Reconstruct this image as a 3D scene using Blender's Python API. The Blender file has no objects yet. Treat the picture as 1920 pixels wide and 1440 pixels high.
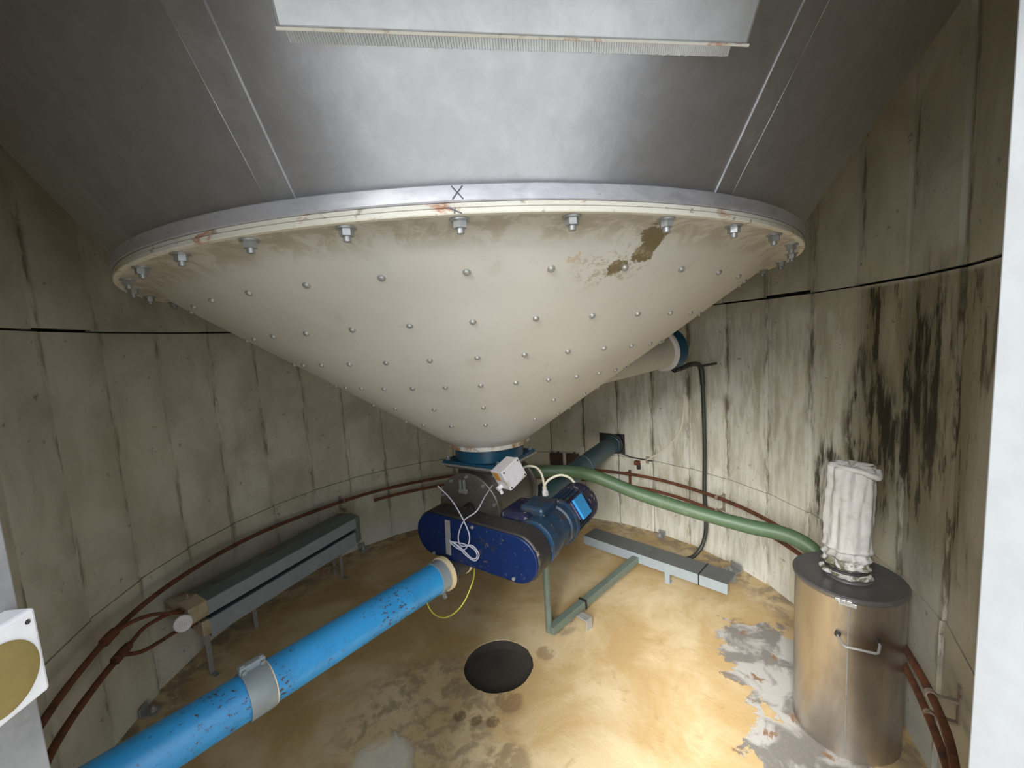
import bpy, bmesh, math, random
from mathutils import Vector, Matrix, noise
random.seed(7)
S = bpy.context.scene
COL = S.collection
PI = math.pi
V = Vector

# ------------------------------------------------------------------ camera
cam_d = bpy.data.cameras.new('camera')
cam = bpy.data.objects.new('camera', cam_d); COL.objects.link(cam)
cam_d.sensor_width = 36.0; cam_d.lens = 791.0/1920*36.0; cam_d.clip_start = 0.02; cam_d.clip_end = 60
_p, _r, _y = .1108, .0607, .064
f = V((math.sin(_y)*math.cos(_p), math.cos(_y)*math.cos(_p), -math.sin(_p)))
r0 = V((math.cos(_y), -math.sin(_y), 0)); u0 = r0.cross(f)
rx = r0*math.cos(_r) - u0*math.sin(_r); ux = u0*math.cos(_r) + r0*math.sin(_r)
M = Matrix(((rx.x, ux.x, -f.x), (rx.y, ux.y, -f.y), (rx.z, ux.z, -f.z))).to_4x4()
M.translation = V((0, -1.892, 1.5))
cam.matrix_world = M
S.camera = cam

# ------------------------------------------------------------------ world, light, exposure
W = bpy.data.worlds.new('world'); S.world = W; W.use_nodes = True
bg = W.node_tree.nodes['Background']
bg.inputs[0].default_value = (0.86, 0.93, 1.0, 1); bg.inputs[1].default_value = 2.2
pl = bpy.data.lights.new('door_daylight', 'AREA'); pl.shape = 'RECTANGLE'; pl.size = .96; pl.size_y = 1.9
pl.cycles.is_portal = True
po = bpy.data.objects.new('door_daylight', pl); COL.objects.link(po)
po.location = (.04, -1.64, .95); po.rotation_euler = (PI/2, 0, 0)   # faces +Y into the silo
sd = bpy.data.lights.new('sun', 'SUN'); sd.energy = 9.5; sd.angle = math.radians(38); sd.color = (1.0, .97, .92)
so = bpy.data.objects.new('sun', sd); COL.objects.link(so)
so.rotation_euler = V((.44, .74, -.52)).to_track_quat('-Z', 'Y').to_euler()
S.view_settings.view_transform = 'Standard'; S.view_settings.look = 'None'
S.view_settings.gamma = 1; S.view_settings.use_curve_mapping = False
S.view_settings.exposure = 0.42

# ------------------------------------------------------------------ materials
class NT:
    def __init__(s, name):
        s.m = bpy.data.materials.new(name); s.m.use_nodes = True
        s.t = s.m.node_tree; s.b = s.t.nodes['Principled BSDF']
        s.pos = s.n('ShaderNodeNewGeometry').outputs['Position']
    def n(s, k, **kw):
        o = s.t.nodes.new(k)
        for a, v in kw.items(): setattr(o, a, v)
        return o
    def link(s, a, b): s.t.links.new(a, b)
    def setin(s, inp, v):
        if hasattr(v, 'links') or hasattr(v, 'is_linked'): s.link(v, inp)
        else:
            inp.default_value = v
    def math(s, op, a, b=0.0, c=None, clamp=False):
        o = s.n('ShaderNodeMath', operation=op, use_clamp=clamp)
        s.setin(o.inputs[0], a); s.setin(o.inputs[1], b)
        if c is not None: s.setin(o.inputs[2], c)
        return o.outputs[0]
    def scale(s, v, sc, off=(0, 0, 0)):
        o = s.n('ShaderNodeMapping'); o.inputs['Scale'].default_value = sc; o.inputs['Location'].default_value = off
        s.link(v, o.inputs[0]); return o.outputs[0]
    def noise(s, vec, scale, detail=4, rough=.55, dist=0.0):
        o = s.n('ShaderNodeTexNoise'); s.link(vec, o.inputs['Vector'])
        o.inputs['Scale'].default_value = scale; o.inputs['Detail'].default_value = detail
        o.inputs['Roughness'].default_value = rough; o.inputs['Distortion'].default_value = dist
        return o.outputs[0]
    def ss(s, v, lo, hi, a=0.0, b=1.0):
        o = s.n('ShaderNodeMapRange', interpolation_type='SMOOTHSTEP')
        s.setin(o.inputs[0], v)
        for i, x in enumerate((lo, hi, a, b)): o.inputs[i+1].default_value = x
        return o.outputs[0]
    def mix(s, fac, a, b):
        o = s.n('ShaderNodeMix', data_type='RGBA')
        s.setin(o.inputs[0], fac)
        for i, v in ((6, a), (7, b)):
            if isinstance(v, tuple): o.inputs[i].default_value = (*v[:3], 1)
            else: s.link(v, o.inputs[i])
        return o.outputs[2]
    def spot(s, c, rad, soft=1.0, st=(1, 1, 1)):
        """1 inside an ellipsoid round c, falling to 0"""
        o = s.n('ShaderNodeVectorMath', operation='SUBTRACT'); s.link(s.pos, o.inputs[0]); o.inputs[1].default_value = c
        q = s.n('ShaderNodeVectorMath', operation='MULTIPLY'); s.link(o.outputs[0], q.inputs[0]); q.inputs[1].default_value = st
        l = s.n('ShaderNodeVectorMath', operation='LENGTH'); s.link(q.outputs[0], l.inputs[0])
        return s.ss(l.outputs['Value'], rad*(1-.999*soft), rad, 1.0, 0.0)
    def bump(s, h, strength=.3, dist=.01):
        o = s.n('ShaderNodeBump'); o.inputs['Strength'].default_value = strength; o.inputs['Distance'].default_value = dist
        s.link(h, o.inputs['Height']); s.link(o.outputs[0], s.b.inputs['Normal'])
    def out(s, col, rough=.5, metal=0.0, spec=None):
        if isinstance(col, tuple): s.b.inputs['Base Color'].default_value = (*col[:3], 1)
        else: s.link(col, s.b.inputs['Base Color'])
        s.setin(s.b.inputs['Roughness'], rough); s.setin(s.b.inputs['Metallic'], metal)
        if spec is not None: s.b.inputs['Specular IOR Level'].default_value = spec
        return s.m

def paint(name, base, dirt, scale=14, lo=.5, hi=.75, rough=.45, metal=0.0, bump=.15, st=(1, 1, 1), dist=.3, fleck=None, spec=None):
    t = NT(name); p = t.scale(t.pos, st)
    a = t.noise(p, scale, 6, .65, dist); b = t.noise(p, scale*.22, 3)
    k = t.ss(t.math('ADD', t.math('MULTIPLY', a, .65), t.math('MULTIPLY', b, .35)), lo, hi)
    c = t.mix(k, base, dirt)
    c2 = t.mix(t.ss(t.noise(p, scale*3, 3), .35, .7, 0, .25), c, tuple(x*.72 for x in base))
    if fleck:
        c2 = t.mix(t.ss(t.math('ADD', t.noise(t.pos, 46, 4, .7), t.math('MULTIPLY', b, .25)), .76, .80), c2, fleck)
    t.bump(a, bump, .004)
    return t.out(c2, t.ss(k, 0, 1, rough, min(1, rough+.3)), metal, spec)

def wall_mat():
    t = NT('stained_cream_wall')
    sx = t.n('ShaderNodeSeparateXYZ'); t.link(t.pos, sx.inputs[0])
    az = t.math('MULTIPLY', t.math('ARCTAN2', sx.outputs[0], sx.outputs[1]), 180/PI)
    z = sx.outputs[2]
    st = t.noise(t.scale(t.pos, (8, 8, 1.6)), 1.0, 6, .66, .12)
    st2 = t.noise(t.scale(t.pos, (22, 22, 4.2), (3, 1, 7)), 1.0, 5, .7, .15)
    blot = t.noise(t.scale(t.pos, (1, 1, .8), (5, 2, 0)), 3.2, 5, .62, .4)
    # distance to the nearest stave joint (every 10 degrees from -1)
    m = t.math('MODULO', t.math('ADD', az, 361.0+5), 10.0)
    d = t.math('ABSOLUTE', t.math('SUBTRACT', m, 5.0))
    seam = t.math('MULTIPLY', t.ss(d, 0.0, 1.1, 1, 0), t.ss(st2, .46, .62))
    base = t.mix(t.ss(blot, .35, .68), (.61, .595, .51), (.40, .38, .30))
    att = t.n('ShaderNodeAttribute', attribute_name='tint')
    base = t.mix(t.math('MULTIPLY', att.outputs['Fac'], .35), base, (.52, .49, .37))
    c = t.mix(t.ss(st, .52, .78, 0, .5), base, (.34, .31, .23))
    c = t.mix(t.math('MULTIPLY', seam, .75), c, (.10, .08, .05))
    mold = t.math('MULTIPLY', t.math('MULTIPLY', t.ss(az, 97, 101), t.ss(az, 140, 119)), t.ss(z, .55, .85))
    mold = t.math('MULTIPLY', mold, t.ss(z, 1.615, 1.60))
    mk = t.math('MULTIPLY', mold, t.ss(st, .34, .62, .5, 1))
    c = t.mix(t.math('MULTIPLY', mk, .8), c, (.22, .185, .105))
    mk2 = t.math('MULTIPLY', mold, t.math('MULTIPLY', t.ss(st2, .50, .60), t.ss(st, .42, .56)))
    c = t.mix(t.math('MULTIPLY', mk2, .9), c, (.035, .028, .015))
    for cc, rr in (((1.53, -.33, 1.0), .22), ((1.50, -.47, 1.0), .14), ((1.56, -.10, .70), .16), ((1.45, -.62, 1.35), .2)):
        s_ = t.spot(cc, rr, 1, (1, 1, .45))
        c = t.mix(t.math('MULTIPLY', t.ss(s_, 0, .45), t.ss(st2, .42, .58, .15, .93)), c, (.03, .025, .014))
    # whitish area on the right and grey-white patches on the left
    wh = t.math('MULTIPLY', t.math('MULTIPLY', t.ss(az, 28, 45), t.ss(az, 98, 95)), t.ss(z, 1.60, 1.5))
    c = t.mix(t.math('MULTIPLY', wh, t.ss(st2, .60, .40, 0, .6)), c, (.76, .755, .70))
    # damp scuffing low down, pale peeling at the foot
    low = t.math('MULTIPLY', t.ss(z, .22, .0), t.ss(blot, .45, .6))
    c = t.mix(t.math('MULTIPLY', low, .6), c, (.60, .60, .56))
    sp = t.ss(t.noise(t.pos, 26, 3, .6), .66, .74)
    c = t.mix(t.math('MULTIPLY', sp, .55), c, (.12, .10, .06))
    t.bump(t.math('ADD', st2, t.math('MULTIPLY', blot, .6)), .25, .006)
    return t.out(c, .62, 0.0, .3)

def floor_mat():
    t = NT('sandy_floor')
    a = t.noise(t.pos, 2.6, 6, .62, .5); b = t.noise(t.scale(t.pos, (1, 1, 1), (4, 4, 0)), 11, 6, .68, .4); g = t.noise(t.pos, 70, 3)
    c = t.mix(t.ss(a, .34, .62), (.66, .535, .335), (.50, .35, .165))
    c = t.mix(t.ss(b, .56, .72, 0, .45), c, (.33, .23, .12))
    # scuffed grey-brown blotches in front of the hole
    bl = t.spot((-.33, -.33, 0), .48, 1)
    c = t.mix(t.math('MULTIPLY', t.ss(bl, 0, .5), t.ss(b, .44, .58, 0, .7)), c, (.28, .215, .14))
    for cc, rr, cl, k in (((-.13, -.36, 0), .045, (.17, .11, .06), .8), ((-.06, -.38, 0), .04, (.17, .11, .06), .8), ((.01, -.29, 0), .09, (.24, .15, .08), .7), ((-.02, -.56, 0), .14, (.25, .18, .10), .7), ((-.19, -.335, 0), .04, (.17, .11, .06), .8), ((.20, -.05, 0), .07, (.24, .15, .08), .6), ((.31, .13, 0), .12, (.25, .2, .13), .6), ((1.20, -.02, 0), .1, (.2, .13, .07), .9)):
        s_ = t.spot(cc, rr, 1); c = t.mix(t.math('MULTIPLY', t.ss(s_, .12, .45), t.ss(b, .38, .52, 0, k)), c, cl)
    wp = t.ss(t.math('ADD', t.spot((-.47, -.50, 0), .24, 1), t.math('MULTIPLY', b, 1.1)), 1.0, 1.3)
    c = t.mix(t.math('MULTIPLY', wp, .75), c, (.72, .70, .62))
    # bare grey and white concrete where the coating has lifted beside the drum
    e = t.spot((1.20, -.33, 0), .52, 1, (1.25, .82, 1)); e2 = t.spot((1.02, -.66, 0), .34, 1)
    ee = t.math('ADD', t.math('MAXIMUM', e, e2), t.math('MULTIPLY', t.math('SUBTRACT', b, .5), 1.5))
    bare = t.ss(ee, .42, .47)
    cr = t.mix(t.ss(t.noise(t.scale(t.pos, (1, 1, 1), (9, 3, 0)), 7, 5, .6, .6), .42, .56), (.47, .46, .44), (.22, .21, .195))
    cr = t.mix(t.ss(b, .60, .66), cr, (.25, .15, .09))
    c = t.mix(bare, c, cr)
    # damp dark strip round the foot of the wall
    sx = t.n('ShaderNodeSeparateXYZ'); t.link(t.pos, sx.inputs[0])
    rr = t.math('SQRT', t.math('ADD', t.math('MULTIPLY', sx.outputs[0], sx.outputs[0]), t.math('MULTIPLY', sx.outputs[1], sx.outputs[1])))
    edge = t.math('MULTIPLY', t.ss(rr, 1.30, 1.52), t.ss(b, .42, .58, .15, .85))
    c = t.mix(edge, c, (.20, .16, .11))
    c = t.mix(t.ss(g, .5, .8, 0, .25), c, (.5, .38, .2))
    t.bump(t.math('ADD', t.math('MULTIPLY', b, .8), t.math('MULTIPLY', bare, -.5)), .3, .008)
    return t.out(c, t.ss(a, .3, .7, .38, .6), 0.0, .4)

def alu_mat(name='dull_aluminium', base=(.56, .56, .60), dark=(.45, .45, .475), r=.30, st=(1, 1, 1), metal=.85):
    t = NT(name); p = t.scale(t.pos, st)
    a = t.noise(p, 22, 6, .7, .4); b = t.noise(p, 2.2, 4, .6, .4); s_ = t.noise(p, 90, 2)
    c = t.mix(t.ss(t.math('ADD', t.math('MULTIPLY', a, .5), t.math('MULTIPLY', b, .5)), .36, .68), base, dark)
    c = t.mix(t.ss(t.noise(p, 60, 2), .76, .80, 0, .5), c, (.12, .10, .08))
    t.bump(t.math('ADD', a, t.math('MULTIPLY', s_, .3)), .12, .003)
    return t.out(c, t.ss(b, .3, .7, r, r+.12), metal)

def cone_mat():
    t = NT('cream_white_paint')
    a = t.noise(t.pos, 16, 6, .68, .4); b = t.noise(t.pos, 2.4, 4); d = t.noise(t.pos, 55, 4, .7)
    c = t.mix(t.ss(b, .35, .7), (.62, .60, .555), (.55, .53, .48))
    c = t.mix(t.ss(a, .58, .72, 0, .3), c, (.40, .37, .30))
    sx = t.n('ShaderNodeSeparateXYZ'); t.link(t.pos, sx.inputs[0]); z = sx.outputs[2]
    rim = t.math('MULTIPLY', t.ss(z, 1.662, 1.70), t.ss(a, .44, .56, .1, .55))
    c = t.mix(rim, c, (.27, .22, .13))
    s1 = t.spot((.36, -1.02, 1.66), .10, 1, (1.3, 1, .85)); s1b = t.spot((.30, -.98, 1.63), .05, 1)
    m1 = t.ss(t.math('ADD', t.math('MAXIMUM', s1, s1b), t.math('MULTIPLY', t.math('SUBTRACT', a, .5), 2.2)), .52, .6)
    c = t.mix(t.math('MULTIPLY', m1, t.ss(t.math('MAXIMUM', s1, s1b), .0, .15)), c, (.17, .135, .07))
    s2 = t.spot((.20, -1.03, 1.655), .07, 1); m2 = t.ss(t.math('ADD', s2, t.math('MULTIPLY', t.math('SUBTRACT', a, .5), 2.6)), .86, .94)
    c = t.mix(t.math('MULTIPLY', m2, t.ss(s2, 0, .2, 0, .5)), c, (.45, .28, .13))
    s3 = t.spot((.29, -.98, 1.64), .1, 1, (.8, 1, 1.6)); c = t.mix(t.math('MULTIPLY', t.ss(s3, 0, .4), t.ss(d, .5, .6, 0, .7)), c, (.36, .30, .2))
    # rust bleeding at the outlet collar
    ru = t.math('MULTIPLY', t.ss(z, 1.062, 1.045), t.ss(a, .44, .56)); c = t.mix(ru, c, (.30, .17, .07))
    t.bump(t.math('ADD', a, t.math('MULTIPLY', b, 2.0)), .15, .004)
    return t.out(c, .48, 0.0, .45)

def rim_mat():
    t = NT('rust_streaked_cream_rim')
    a = t.noise(t.scale(t.pos, (1, 1, 2.5)), 13, 6, .7, .5); b = t.noise(t.pos, 3, 3)
    c = t.mix(t.ss(b, .4, .65), (.72, .705, .63), (.66, .63, .53))
    c = t.mix(t.ss(a, .55, .66, 0, .85), c, (.42, .17, .07))
    c = t.mix(t.ss(t.noise(t.pos, 40, 3), .62, .70, 0, .7), c, (.2, .15, .08))
    t.bump(a, .3, .004)
    return t.out(c, .55)

def blue_pipe_mat():
    t = NT('chipped_sky_blue_paint')
    a = t.noise(t.scale(t.pos, (1, 1, 1.6)), 75, 6, .72, .3); b = t.noise(t.pos, 7, 4)
    c = t.mix(t.ss(b, .4, .7), (.036, .34, .74), (.03, .27, .60))
    ch = t.ss(t.math('ADD', a, t.math('MULTIPLY', b, .45)), .84, .88)
    near = t.spot((-.36, -.56, .62), .22, 1); ch2 = t.ss(t.math('ADD', a, t.math('MULTIPLY', near, .17)), .70, .73)
    c = t.mix(t.math('MAXIMUM', ch, t.math('MULTIPLY', ch2, t.ss(near, 0, .4))), c, (.07, .045, .04))
    t.bump(a, .12, .003)
    return t.out(c, .34, 0.0, .5)

def drum_mat():
    t = NT('brushed_stainless')
    a = t.noise(t.scale(t.pos, (1, 1, .25)), 7, 5, .6, .3); b = t.noise(t.scale(t.pos, (60, 60, 2)), 1, 3)
    c = t.mix(t.ss(a, .35, .68), (.50, .46, .41), (.30, .265, .225))
    c = t.mix(t.math('MULTIPLY', t.spot((1.20, -.71, .44), .10, 1), .8), c, (.13, .08, .045))
    t.bump(b, .05, .002)
    return t.out(c, t.ss(a, .3, .7, .30, .42), .92)

def fabric_mat():
    t = NT('white_woven_sleeve')
    w = t.n('ShaderNodeTexWave'); t.link(t.pos, w.inputs['Vector']); w.inputs['Scale'].default_value = 90; w.bands_direction = 'Z'
    a = t.noise(t.pos, 26, 5, .6, .6); b = t.noise(t.pos, 60, 4, .7)
    sx = t.n('ShaderNodeSeparateXYZ'); t.link(t.pos, sx.inputs[0]); z = sx.outputs[2]
    c = t.mix(t.ss(a, .45, .7, 0, .5), (.52, .51, .505), (.36, .34, .31))
    gr = t.math('MULTIPLY', t.ss(z, .70, .645), t.ss(a, .44, .56))
    c = t.mix(gr, c, (.13, .125, .08))
    t.bump(t.math('ADD', t.math('MULTIPLY', w.outputs['Fac'], .15), a), .5, .006)
    return t.out(c, .85, 0.0, .2)

MT = dict(
    wall=wall_mat(), floor=floor_mat(), alu=alu_mat(), cone=cone_mat(), rim=rim_mat(), blue_pipe=blue_pipe_mat(),
    drum=drum_mat(), fabric=fabric_mat(),
    hatch=alu_mat('pale_aluminium_plate', (.66, .68, .71), (.52, .54, .56), .38, metal=.7),
    strip=alu_mat('weld_strip_aluminium', (.50, .50, .51), (.36, .36, .36), .45),
    weld=alu_mat('weld_bead', (.72, .72, .70), (.42, .41, .36), .35, metal=.8),
    ring=alu_mat('lilac_grey_ring', (.66, .65, .69), (.46, .455, .49), .42, (1, 1, 2.5), metal=.6),
    back=paint('black_gap', (.012, .012, .01), (.02, .017, .012)),
    ground=paint('outdoor_concrete', (.24, .235, .22), (.19, .185, .17), 5, rough=.85),
    pit=paint('dark_pit', (.05, .043, .036), (.028, .024, .02), 9, rough=.9),
    steel=paint('dull_galvanised', (.36, .37, .37), (.20, .19, .17), 18, metal=.55, rough=.42),
    rivet=paint('greyed_rivet', (.34, .34, .32), (.20, .18, .15), 60, metal=.3, rough=.35),
    jamb=paint('grey_door_frame', (.30, .315, .33), (.22, .22, .215), 9, .55, .8, rough=.5),
    jambgrey=paint('scuffed_grey_post', (.30, .30, .31), (.17, .17, .165), 12, .48, .72, rough=.5),
    ink=paint('marker_ink', (.09, .09, .11), (.13, .13, .15), 60),
    navy=paint('navy_guard_paint', (.003, .013, .064), (.010, .010, .018), 24, .55, .70, rough=.42, fleck=(.055, .05, .07), spec=.3),
    grime=paint('grimy_dark_steel', (.032, .029, .030), (.12, .10, .085), 20, .5, .7, rough=.5, metal=.35, fleck=(.26, .22, .18)),
    teal=paint('deep_teal_blue_paint', (.007, .065, .125), (.05, .05, .045), 20, .55, .7, rough=.36),
    tealpipe=paint('worn_teal_pipe', (.034, .088, .11), (.05, .04, .035), 18, .55, .65, rough=.42),
    motor=paint('motor_blue', (.008, .031, .068), (.022, .020, .020), 20, .42, .58, rough=.4, fleck=(.24, .26, .28)),
    motor_dark=paint('motor_navy', (.008, .010, .040), (.02, .018, .018), 24, .48, .62, rough=.45, fleck=(.20, .18, .17)),
    bright=paint('bright_blue_plate', (.02, .21, .48), (.02, .13, .28), 40, .55, .75, rough=.4),
    valve=paint('dusty_grey_casting', (.17, .155, .14), (.08, .07, .06), 18, rough=.38, metal=.5),
    white=paint('white_plastic', (.76, .75, .77), (.55, .50, .46), 12, .6, .85, rough=.4),
    whitebox=paint('lilac_white_plastic', (.66, .63, .66), (.46, .38, .26), 16, .56, .68, rough=.42),
    orange=paint('orange_label', (.55, .27, .06), (.35, .20, .10), 40),
    cream=paint('cream_plastic_ring', (.80, .66, .42), (.6, .45, .27), 25, .6, .8),
    rubber=paint('black_rubber', (.035, .033, .034), (.09, .08, .07), 24, .5, .7, rough=.6),
    yellow=paint('yellow_green_wire', (.62, .60, .08), (.35, .42, .08), 60),
    cable=paint('grey_cable', (.42, .42, .50), (.30, .30, .36), 40),
    whitecable=paint('cream_cable', (.74, .70, .56), (.55, .5, .38), 40),
    green=paint('green_rubber_hose', (.062, .115, .058), (.14, .17, .11), 18, .5, .75, rough=.5),
    darkhose=paint('dark_green_hose', (.034, .040, .032), (.09, .085, .07), 30),
    tube=paint('grey_green_tube', (.14, .18, .15), (.10, .10, .085), 16, rough=.42),
    slate=paint('slate_grey_enamel', (.115, .145, .155), (.085, .105, .11), 8, rough=.34),
    slate_light=paint('grey_blue_enamel', (.27, .315, .34), (.21, .235, .245), 8, rough=.36),
    channel=paint('grey_channel_paint', (.12, .13, .13), (.10, .095, .085), 10, rough=.4),
    brass=paint('tarnished_nickel_box', (.52, .46, .35), (.30, .19, .12), 12, .46, .66, rough=.32, metal=.4),
    rust=paint('rusty_iron', (.15, .052, .022), (.055, .026, .015), 22, .45, .65, rough=.8),
    rustlight=paint('light_rusty_bracket', (.30, .25, .20), (.16, .08, .04), 30, .5, .65, rough=.7),
    amber=paint('amber_reflector', (.25, .19, .065), (.13, .10, .045), 22, .42, .66, rough=.22),
    brownplate=paint('brown_iron_plate', (.05, .022, .014), (.10, .05, .03), 10, rough=.7),
    skin=paint('grey_scuffed_steel', (.42, .42, .41), (.25, .24, .22), 16, rough=.45, metal=.3),
    oring=paint('dark_slit', (.01, .01, .01), (.02, .02, .02)),
    wallpipe=paint('spigot_cream', (.50, .48, .42), (.42, .40, .33), 8, rough=.5),
    lidm=paint('dark_steel_lid', (.17, .17, .175), (.11, .105, .10), 10, rough=.30, metal=.6),
)

# ------------------------------------------------------------------ mesh helpers
def bm_new(): return bmesh.new()
def quad(bm, pts):
    vs = [bm.verts.new(p) for p in pts]; return bm.faces.new(vs)
def add_box(bm, size, mat):
    """size (x,y,z), mat: 4x4 placing the box centre"""
    hx, hy, hz = (s/2 for s in size)
    v = [bm.verts.new(mat @ V((x, y, z))) for x in (-hx, hx) for y in (-hy, hy) for z in (-hz, hz)]
    for a in ((0, 1, 3, 2), (4, 6, 7, 5), (0, 4, 5, 1), (2, 3, 7, 6), (0, 2, 6, 4), (1, 5, 7, 3)): bm.faces.new([v[i] for i in a])
def frame(o, xa, ya=None, za=(0, 0, 1)):
    x = V(xa).normalized()
    if ya is None: y = V(za).cross(x).normalized(); z = x.cross(y)
    else: y = V(ya).normalized(); z = x.cross(y).normalized(); y = z.cross(x)
    m = Matrix((x, y, z)).transposed().to_4x4(); m.translation = V(o); return m
def T(x, y, z): return Matrix.Translation((x, y, z))
def basis(d):
    d = V(d).normalized(); a = V((0, 0, 1)) if abs(d.z) < .9 else V((1, 0, 0))
    x = a.cross(d).normalized(); return x, d.cross(x).normalized(), d
def add_lathe_axis(bm, o, d, prof, seg=32, a0=0.0, a1=2*PI):
    """profile [(radius, distance along d)] spun round the axis o,d"""
    x, y, z = basis(d); o = V(o); full = abs(a1-a0-2*PI) < 1e-6
    n = seg if full else seg+1; rings = []
    for (r, h) in prof:
        if r < 1e-6: rings.append([bm.verts.new(o+z*h)]); continue
        rings.append([bm.verts.new(o+z*h+(x*math.cos(a0+(a1-a0)*i/seg)+y*math.sin(a0+(a1-a0)*i/seg))*r) for i in range(n)])
    for A, B in zip(rings, rings[1:]):
        for i in range(seg):
            j = (i+1) % n
            if len(A) == 1 and len(B) == 1: continue
            if len(A) == 1: bm.faces.new((A[0], B[i], B[j]))
            elif len(B) == 1: bm.faces.new((A[i], A[j], B[0]))
            else: bm.faces.new((A[i], A[j], B[j], B[i]))
def add_cyl(bm, p0, p1, r, seg=24, r1=None):
    p0, p1 = V(p0), V(p1); L = (p1-p0).length; r1 = r if r1 is None else r1
    add_lathe_axis(bm, p0, p1-p0, [(0, 0), (r, 0), (r1, L), (0, L)], seg)
def catmull(pts, k=8):
    pts = [V(p) for p in pts]; P = [pts[0]*2-pts[1]]+pts+[pts[-1]*2-pts[-2]]; out = []
    for i in range(1, len(P)-2):
        a, b, c, d = P[i-1:i+3]
        for j in range(k):
            t = j/k
            out.append(.5*((2*b)+(c-a)*t+(2*a-5*b+4*c-d)*t*t+(3*b-a-3*c+d)*t**3))
    out.append(pts[-1]); return out
def add_tube(bm, pts, r, seg=12, smooth=8, closed_ends=True, wob=0.0):
    pts = catmull(pts, smooth) if smooth else [V(p) for p in pts]
    x, y, z = basis(pts[1]-pts[0]); rings = []
    for i, p in enumerate(pts):
        d = (pts[min(i+1, len(pts)-1)]-pts[max(i-1, 0)]).normalized()
        x = (x-d*x.dot(d)).normalized(); y = d.cross(x)
        rr = r*(1+wob*noise.noise(p*14))
        rings.append([bm.verts.new(p+(x*math.cos(2*PI*j/seg)+y*math.sin(2*PI*j/seg))*rr) for j in range(seg)])
    for A, B in zip(rings, rings[1:]):
        for j in range(seg): bm.faces.new((A[j], A[(j+1) % seg], B[(j+1) % seg], B[j]))
    if closed_ends: bm.faces.new(rings[0][::-1]); bm.faces.new(rings[-1])
def add_prism(bm, poly, h, m):
    """poly [(x,y)] extruded from z=0 to z=h in frame m"""
    a = [bm.verts.new(m @ V((x, y, 0))) for x, y in poly]; b = [bm.verts.new(m @ V((x, y, h))) for x, y in poly]
    bm.faces.new(a[::-1]); bm.faces.new(b)
    for i in range(len(a)): j = (i+1) % len(a); bm.faces.new((a[i], a[j], b[j], b[i]))
def rot_z(p, a): return V((p[0]*math.cos(a)+p[1]*math.sin(a), -p[0]*math.sin(a)+p[1]*math.cos(a), p[2]))
def pol(az, r, z): a = math.radians(az); return V((r*math.sin(a), r*math.cos(a), z))

def wpos(o):
    p = V((0, 0, 0))
    while o: p = p+o.location; o = o.parent
    return p
def obj(name, bm, mat, parent=None, smooth=False, bevel=0.0, origin=None):
    if origin is None: origin = wpos(parent) if parent else V((0, 0, 0))
    origin = V(origin)
    bmesh.ops.recalc_face_normals(bm, faces=bm.faces)
    bmesh.ops.translate(bm, verts=bm.verts, vec=-origin)
    me = bpy.data.meshes.new(name); bm.to_mesh(me); bm.free()
    me.materials.append(MT[mat])
    o = bpy.data.objects.new(name, me); COL.objects.link(o)
    if parent: o.parent = parent; o.location = origin-wpos(parent)
    else: o.location = origin
    if smooth:
        for p in me.polygons: p.use_smooth = True
        try: me.set_sharp_from_angle(angle=math.radians(35))
        except Exception: pass
    if bevel:
        b = o.modifiers.new('bevel', 'BEVEL'); b.width = bevel; b.segments = 2; b.limit_method = 'ANGLE'; b.angle_limit = math.radians(35)
    return o
def tag(o, label=None, cat=None, group=None, kind=None):
    for k, v in (('label', label), ('category', cat), ('group', group), ('kind', kind)):
        if v: o[k] = v
    return o
def thing(name, loc, label, cat, group=None):
    o = bpy.data.objects.new(name, None); COL.objects.link(o); o.location = loc; o.empty_display_size = .1
    return tag(o, label, cat, group)
def copy_tree(o, parent=None):
    c = o.copy(); COL.objects.link(c)
    if parent: c.parent = parent
    for ch in list(o.children): copy_tree(ch, c)
    return c

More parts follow.
